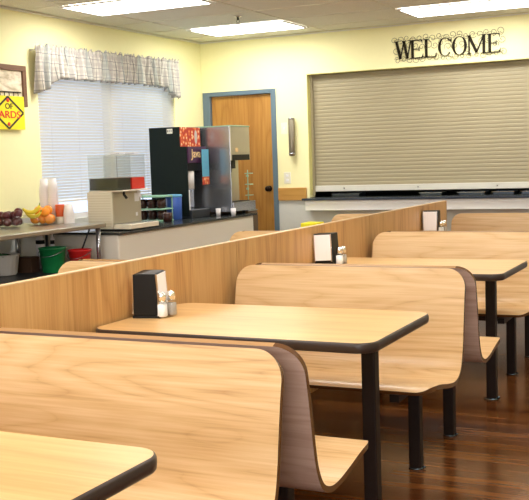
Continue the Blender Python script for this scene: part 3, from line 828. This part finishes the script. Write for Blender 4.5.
# coffee machine: black side towards the camera, front towards the aisle
cm = thing('coffee_machine', 'tall black sided coffee machine with an orange label and purple panel', 'coffee machine', (-2.83, 4.62, CZ))
MB().prism([(0, .02), (.405, .02), (.405, .672), (.335, .672), (.335, .86), (0, .86)], 0, .012, 1).build('black_side', 'blackgreen', cm, .002)
bx('top_header', (.0, .335, .0122, .40, .52, .858), 'black', cm, .004)
bx('rear_body', (.0, .26, .0125, .36, .0, .5195), 'black', cm, .004)
bx('drip_tray', (.2605, .43, .0125, .36, .0, .075), 'darkmetal', cm, .004)
m = MB(); m.box(.264, .426, .02, .352, .0755, .080); m.build('drip_grid', 'steel', cm)
bx('orange_label', (.3352, .338, .004, .385, .675, .857), 'sticker', cm)
m = MB(); m.sphere((.3385, .30, .765), .05, 18, 10, sc=(.03, .55, 1.35)); m.build('grey_oval', new_mat('grey white oval', (.55, .52, .48), .6), cm)
bx('purple_panel', (.3355, .416, .0125, .36, .5205, .672), 'purple', cm, .002)
text('Java', .112, 'gold', cm, (.4175, .155, .605), RX, 'java_lettering')
bx('brew_head', (.2605, .40, .03, .345, .445, .5195), 'black', cm, .004)
m = MB(); m.lathe([(.060, 0), (.062, .10), (.062, .165), (.05, .17)], 24); m.build('white_cup_holder', 'white', cm, loc=(.335, .12, .275))
m = MB(); m.box(.285, .31, .05, .19, .10, .275); m.build('holder_stand', 'black', cm)
bx('grey_back_panel', (.2605, .264, .03, .35, .09, .44), 'steel', cm)
m = MB(); m.box(.40, .408, .014, .026, .08, .27); m.build('white_upright', 'white', cm)
m = MB(); m.box(.2, .26, -.0025, -.0003, .80, .845); m.build('white_tag', 'outlet', cm)
for k_ in range(3): bx('tag_mark', (.207 + .018 * k_, .217 + .018 * k_, -.0035, -.0027, .812, .834), 'inkblack' if k_ == 0 else 'steel', cm)
bc2 = thing('hanging_card', 'light blue card with a food picture hung on the coffee machine front', 'card', (-2.385, 4.83, CZ + .31))
bx('card_sheet', (0, .004, 0, .13, .075, .335), 'bluecard', bc2); bx('food_picture', (0, .004, .0, .13, 0, .0745), 'sticker', bc2)
for z in (.15, .20, .25): bx('symbol', (.0045, .006, .05, .085, z, z + .02), 'lblue', bc2)

# silver ice and drink machine
im = thing('ice_machine', 'tall stainless steel ice machine with a recessed tap front before the door', 'ice machine', (-2.78, 5.08, CZ + .031))
bx('steel_side', (0, .57, 0, .012, .0, .83), 'steel', im, .003)
bx('upper_cabinet', (0, .575, .0125, .42, .50, .828), 'steel2', im, .006)
bx('recessed_back', (0, .44, .0125, .42, .095, .4995), 'steel2', im, .004)
bx('base_tray', (0, .58, .0125, .50, .0, .092), 'steel', im, .004)
bx('control_strip', (.5755, .579, .03, .40, .50, .555), 'black', im, .002)
bx('mint_trim', (0, .578, -.001, .424, .8285, .838), 'mint', im, .002)
m = MB(); m.lathe([(.022, .0), (.022, .012)], 16); m.build('round_badge', 'gold', im, loc=(.576, .12, .60), rot=(0, PI / 2, 0))
m = MB(); m.box(.441, .52, .10, .20, .42, .4995); m.tube([(.49, .15, .42), (.49, .15, .385)], .012, 10); m.build('tap', 'black', im)
m = MB(); m.box(.46, .572, .03, .39, .0925, .098); m.build('drip_grid', 'black', im)
m = MB()
for z in (.14, .25, .36): m.box(.50, .56, .43, .50, z, z + .008)
m.tube([(.53, .44, .10), (.53, .44, .40)], .005, 8); m.box(.52, .54, .4205, .4395, .20, .22); m.box(.52, .54, .4205, .4395, .33, .35); m.build('side_rack', 'mint', im)
for zz_ in (.0,): 
    m = MB()
    for (x_, y_) in ((.03, .04), (.53, .04), (.03, .33), (.53, .33)): m.lathe([(.018, -.0305), (.015, -.0005)], 12, (x_, y_, 0))
    m.build('machine_feet', 'black', im)
# two small cups under the machine front
for k_, (x_, y_, lab) in enumerate(((-2.33, 5.02, 'small white cup on the counter before the ice machine, left one'), (-2.17, 5.03, 'small white cup on the counter edge before the ice machine, right one'))):
    m = MB(); m.lathe([(.020, 0), (.026, .07), (.024, .07), (.018, .004)], 18); tag(m.build('paper_cup', 'cupwhite', loc=(x_, y_, CZ + .0005)), lab, 'cup', 'small cups on the counter')

# ---------------------------------------------------------------- steel table
TZ = .92; TX = -2.215; TYe = 2.97
st = thing('steel_table', 'stainless steel serving table with an undershelf along the left wall', 'table', (XW, 1.1, 0))
bx('steel_top', (.02, TX - XW, 0, TYe - 1.1, TZ - .035, TZ), 'tablesteel', st, .006)
bx('undershelf', (.04, TX - XW - .02, .02, TYe - 1.12, .545, .57), 'darkmetal', st, .004)
for (x_, y_) in ((.06, .05), (TX - XW - .045, .05), (.06, TYe - 1.1 - .05), (TX - XW - .045, TYe - 1.1 - .05)):
    m = MB(); m.tube([(x_, y_, .004), (x_, y_, .5445)], .019, 16); m.tube([(x_, y_, .5705), (x_, y_, TZ - .0355)], .019, 16); m.lathe([(.026, 0), (.022, .03)], 14, (x_, y_, 0))
    m.build('leg', 'steel', st)
for x_ in (.375, .435): m = MB(); m.tube([(x_, 1.80, .5705), (x_, 1.80, TZ - .0355)], .012, 10); m.build('shelf_brace', 'darkmetal', st)
m = MB(); m.tube([(.64, 1.80, .5705), (.80, 1.80, TZ - .0355)], .007, 8); m.build('shelf_brace', 'darkmetal', st)

# fruit bowls
def bowl(label, loc, r_, h_):
    m = MB(); m.lathe([(r_ * .8, 0), (r_, .02), (r_ * 1.02, h_), (r_ * .99, h_), (r_ * .97, .022), (r_ * .78, .005)], 36)
    return tag(m.build('clear_bowl', 'acrylic', loc=loc), label, 'bowl', 'clear fruit bowls')
TZ2 = TZ + .0005
b1 = (-2.86, 2.56, TZ2); b2 = (-2.80, 2.78, TZ2)
def px(v): return v
B1c = (-2.79, 2.50); B2c = (-2.665, 2.74)
bowl('clear bowl of dark plums on the steel table', (B1c[0], B1c[1], TZ2), .125, .085)
bowl('clear bowl of oranges and bananas on the steel table', (B2c[0], B2c[1], TZ2), .125, .085)
plum = MB().sphere((0, 0, 0), .033, 18, 12, sc=(1, 1, .95))
plum = plum.build('plum', 'plum')
spots = []
for k_ in range(7):
    a = 2 * PI * k_ / 7; spots.append((.080 * math.cos(a), .080 * math.sin(a), .040))
spots.append((0, 0, .040))
for k_ in range(4):
    a = 2 * PI * k_ / 4 + .5; spots.append((.048 * math.cos(a), .048 * math.sin(a), .090))
spots.append((.045, .075, .112)); spots.append((.085, .02, .098))
nm = ['edge of the bottom layer'] * 7
for k_, s_ in enumerate(spots):
    o = plum if k_ == 0 else plum.copy()
    if k_: C.objects.link(o)
    o.location = (B1c[0] + s_[0], B1c[1] + s_[1], TZ2 + s_[2]); tag(o, 'dark red plum heaped in the clear bowl with the other plums', 'plum', 'plums in the clear bowl')
orn = MB().sphere((0, 0, 0), .037, 20, 14).build('orange', 'orange'); 
ospots = [(-.075, .03, .044), (-.03, .075, .044), (.045, .065, .044), (.078, 0, .044), (-.04, -.02, .046), (.02, 0, .046), (-.050, .050, .104), (.030, .052, .112), (.062, -.02, .100), (-.01, -.01, .108)]
for k_, s_ in enumerate(ospots):
    o = orn if k_ == 0 else orn.copy()
    if k_: C.objects.link(o)
    o.location = (B2c[0] + s_[0], B2c[1] + s_[1], TZ2 + s_[2]); tag(o, 'orange heaped in the clear bowl with the other oranges', 'orange', 'oranges in the clear bowl')
def banana(label, loc, rz, ry):
    t_ = thing('banana', label, 'banana', loc, (0, ry, rz), 'bananas in the clear bowl')
    pts = [(.075 * math.sin(a), 0, .075 * (1 - math.cos(a))) for a in [(-1.1 + 2.2 * k_ / 14) for k_ in range(15)]]
    MB().tube(pts, lambda t: .004 + .013 * math.sin(PI * min(max(t, .03), .97)) ** .5, 10).build('peel', 'banana', t_)
    a = 1.1; m = MB(); m.tube([(.075 * math.sin(a), 0, .075 * (1 - math.cos(a))), (.075 * math.sin(a) + .006, 0, .075 * (1 - math.cos(a)) + .02)], .004, 8); m.build('stem', 'stem', t_)
banana('banana at the front of the clear bowl below the oranges', (B2c[0] - .01, B2c[1] - .083, TZ2 + .070), .15, .1)
banana('banana lying on top of the first one in front of the oranges', (B2c[0] + .005, B2c[1] - .105, TZ2 + .105), .35, -.15)
# stacks of paper cups
def stack(label, loc, n, r0, r1, h_, step, up=True, mat='cupwhite'):
    t_ = thing('cup_stack', label, 'cup stack', loc, group='stacks of white cups on the steel table')
    for k_ in range(n):
        z = step * k_
        m = MB(); m.lathe([(r1, 0), (r1 * 1.04, .003), (r0, h_), (r0 * .8, h_ + .001)], 20); o_ = m.build('cup', mat, t_, loc=(0, 0, z))
    return t_
stack('taller stack of upturned white cups behind the oranges, left one', (-2.76, 2.92, TZ2), 15, .028, .040, .095, .0185)
stack('tall stack of upturned white cups behind the oranges, right one', (-2.675, 2.92, TZ2), 15, .028, .040, .095, .0185)
stack('short stack of white cups at the far end of the steel table', (-2.515, 2.90, TZ2), 5, .030, .042, .08, .018)
cn = thing('drink_can', 'orange red tin between the tall cup stacks and the short white cups', 'can', (-2.598, 2.90, TZ2))
m = MB(); m.lathe([(.036, .055), (.037, .058), (.037, .145), (.035, .15), (.01, .15)], 24); m.build('can_body', 'can', cn)
m = MB(); m.lathe([(.035, 0), (.037, .004), (.037, .0545)], 24); m.build('can_base', 'cream', cn)

# undershelf goods
SZ = .5705
bk = thing('white_basket', 'white woven basket full of green packets on the undershelf', 'basket', (-2.745, 2.36, SZ))
m = MB(); m.lathe([(.095, 0), (.105, .01), (.125, .145), (.130, .15), (.124, .152), (.119, .142), (.10, .014)], 72, wav=lambda a: .018 * math.sin(a * 18)); m.build('basket_body', 'basket', bk)
m = MB(); m.tube([(.127 * math.cos(2 * PI * k_ / 36), .127 * math.sin(2 * PI * k_ / 36), .152) for k_ in range(37)], .005, 6); m.build('rim', 'basket', bk)
rg = random.Random(5)
for k_ in range(11):
    mt = Matrix.Translation((rg.uniform(-.07, .07), rg.uniform(-.07, .07), .135 + rg.uniform(0, .02))) @ Matrix.Rotation(rg.uniform(0, 3), 4, 'Z') @ Matrix.Rotation(rg.uniform(-.7, .7), 4, 'X')
    m = MB(); m.box(-.035, .035, -.02, .02, -.004, .004, 0, mt); o = m.build('packet', 'leafy' if k_ % 3 else 'darkjuice', loc=(-2.745, 2.36, SZ))
    tag(o, 'green tea packet lying in the white basket' if k_ % 3 else 'dark packet lying among the green ones in the white basket', 'packet', 'green packets in the basket' if k_ % 3 else 'dark packets in the basket')
bb = thing('brown_carton', 'small dark brown carton between the white basket and green bucket', 'box', (-2.665, 2.56, SZ))
bx('carton_body', (-.07, .07, -.05, .05, 0, .115), 'brownbox', bb, .003); bx('carton_flap', (-.068, .068, -.048, .048, .1153, .119), 'brownbox', bb, .001)
def bucket(name, label, loc, r_, h_, mat):
    t_ = thing(name, label, 'bucket', loc)
    m = MB(); m.lathe([(r_ * .78, 0), (r_ * .8, .004), (r_, h_ - .012), (r_ * 1.06, h_ - .01), (r_ * 1.06, h_), (r_ * .97, h_), (r_ * .77, .01)], 30); m.build('bucket_body', mat, t_)
    m = MB(); m.tube([(r_ * 1.07 * math.cos(PI * k_ / 14), -r_ * .5 * math.sin(PI * k_ / 14) * .9 - .0, h_ - .015 - .04 * math.sin(PI * k_ / 14)) if False else (r_ * 1.07 * math.cos(PI * k_ / 14), -r_ * 1.09 * math.sin(PI * k_ / 14), h_ - .02 - .045 * math.sin(PI * k_ / 14)) for k_ in range(15)], .0025, 6); m.build('handle', 'steel', t_)
bucket('green_bucket', 'dark green plastic bucket on the undershelf of the steel table', (-2.46, 2.60, SZ), .100, .19, 'green')
bucket('red_bucket', 'red plastic bucket beside the green one by the table post', (-2.355, 2.80, SZ), .088, .155, 'red')
for k_, (x_, lab) in enumerate(((-2.74, 'white bottle with a black band behind the green bucket, left one'), (-2.62, 'slim white bottle with a black band behind the green bucket, right one'))):
    t_ = thing('white_bottle', lab, 'bottle', (x_, 2.81, SZ), group='white bottles behind the green bucket')
    r_ = .034 if k_ == 0 else .016
    m = MB(); m.lathe([(r_, 0), (r_, .23), (r_ * .5, .26), (r_ * .5, .29), (r_ * .3, .295)], 20); m.build('bottle_body', 'cupwhite', t_)
    m = MB(); m.lathe([(r_ + .001, .195), (r_ + .001, .225)], 20); m.build('black_band', 'black', t_)

# yellow bin by the back wall
yb = thing('yellow_bin', 'bright yellow plastic bin rim just showing over the divider', 'bin', (-1.70, 5.86, 0))
m = MB(); m.box(-.08, .08, -.10, .10, 0, .66); m.build('bin_body', 'yellow', yb, .02)
m = MB(); m.box(-.088, .088, -.108, .108, .6605, .715); m.build('bin_lid', 'yellow', yb, .012)

# ---------------------------------------------------------------- light, world, camera
wd = bpy.data.worlds.new('World'); S.world = wd; wd.use_nodes = True
bg = wd.node_tree.nodes['Background']; bg.inputs['Color'].default_value = (.66, .78, 1., 1); bg.inputs['Strength'].default_value = 1.5

# added fill light behind the camera, set in the added window
al = bpy.data.lights.new('fill_light', 'AREA'); al.shape = 'RECTANGLE'; al.size = 4.4; al.size_y = 1.35; al.energy = 130; al.color = (1., .95, .93)
ao = bpy.data.objects.new('fill_light', al); C.objects.link(ao); ao.location = (1.7, YF - .02, 1.6); ao.rotation_euler = (PI / 2, 0, 0)

cam = bpy.data.cameras.new('Camera'); co = bpy.data.objects.new('Camera', cam); C.objects.link(co)
yaw, pitch, roll = .4528, -.0947, -.0332
Fv = Vector((-math.sin(yaw) * math.cos(pitch), math.cos(yaw) * math.cos(pitch), math.sin(pitch)))
R = Vector((math.cos(yaw), math.sin(yaw), 0)); U = R.cross(Fv)
R2 = R * math.cos(roll) + U * math.sin(roll); U2 = -R * math.sin(roll) + U * math.cos(roll)
mt = Matrix((R2, U2, -Fv)).transposed().to_4x4(); mt.translation = Vector((2.2782, -3.4581, 1.3754))
co.matrix_world = mt
cam.sensor_fit = 'HORIZONTAL'; cam.sensor_width = 36; cam.lens = 36 * 993.08 / 529; cam.shift_y = 3.21 / 529; cam.clip_start = .02
S.camera = co
S.view_settings.view_transform = 'Standard'; S.view_settings.look = 'None'; S.view_settings.gamma = 1; S.view_settings.use_curve_mapping = False
S.view_settings.exposure = 0.2
S.cycles.use_denoising = True
S.cycles.max_bounces = 8; S.cycles.diffuse_bounces = 5; S.cycles.glossy_bounces = 4; S.cycles.transmission_bounces = 8
S.cycles.sample_clamp_indirect = 6
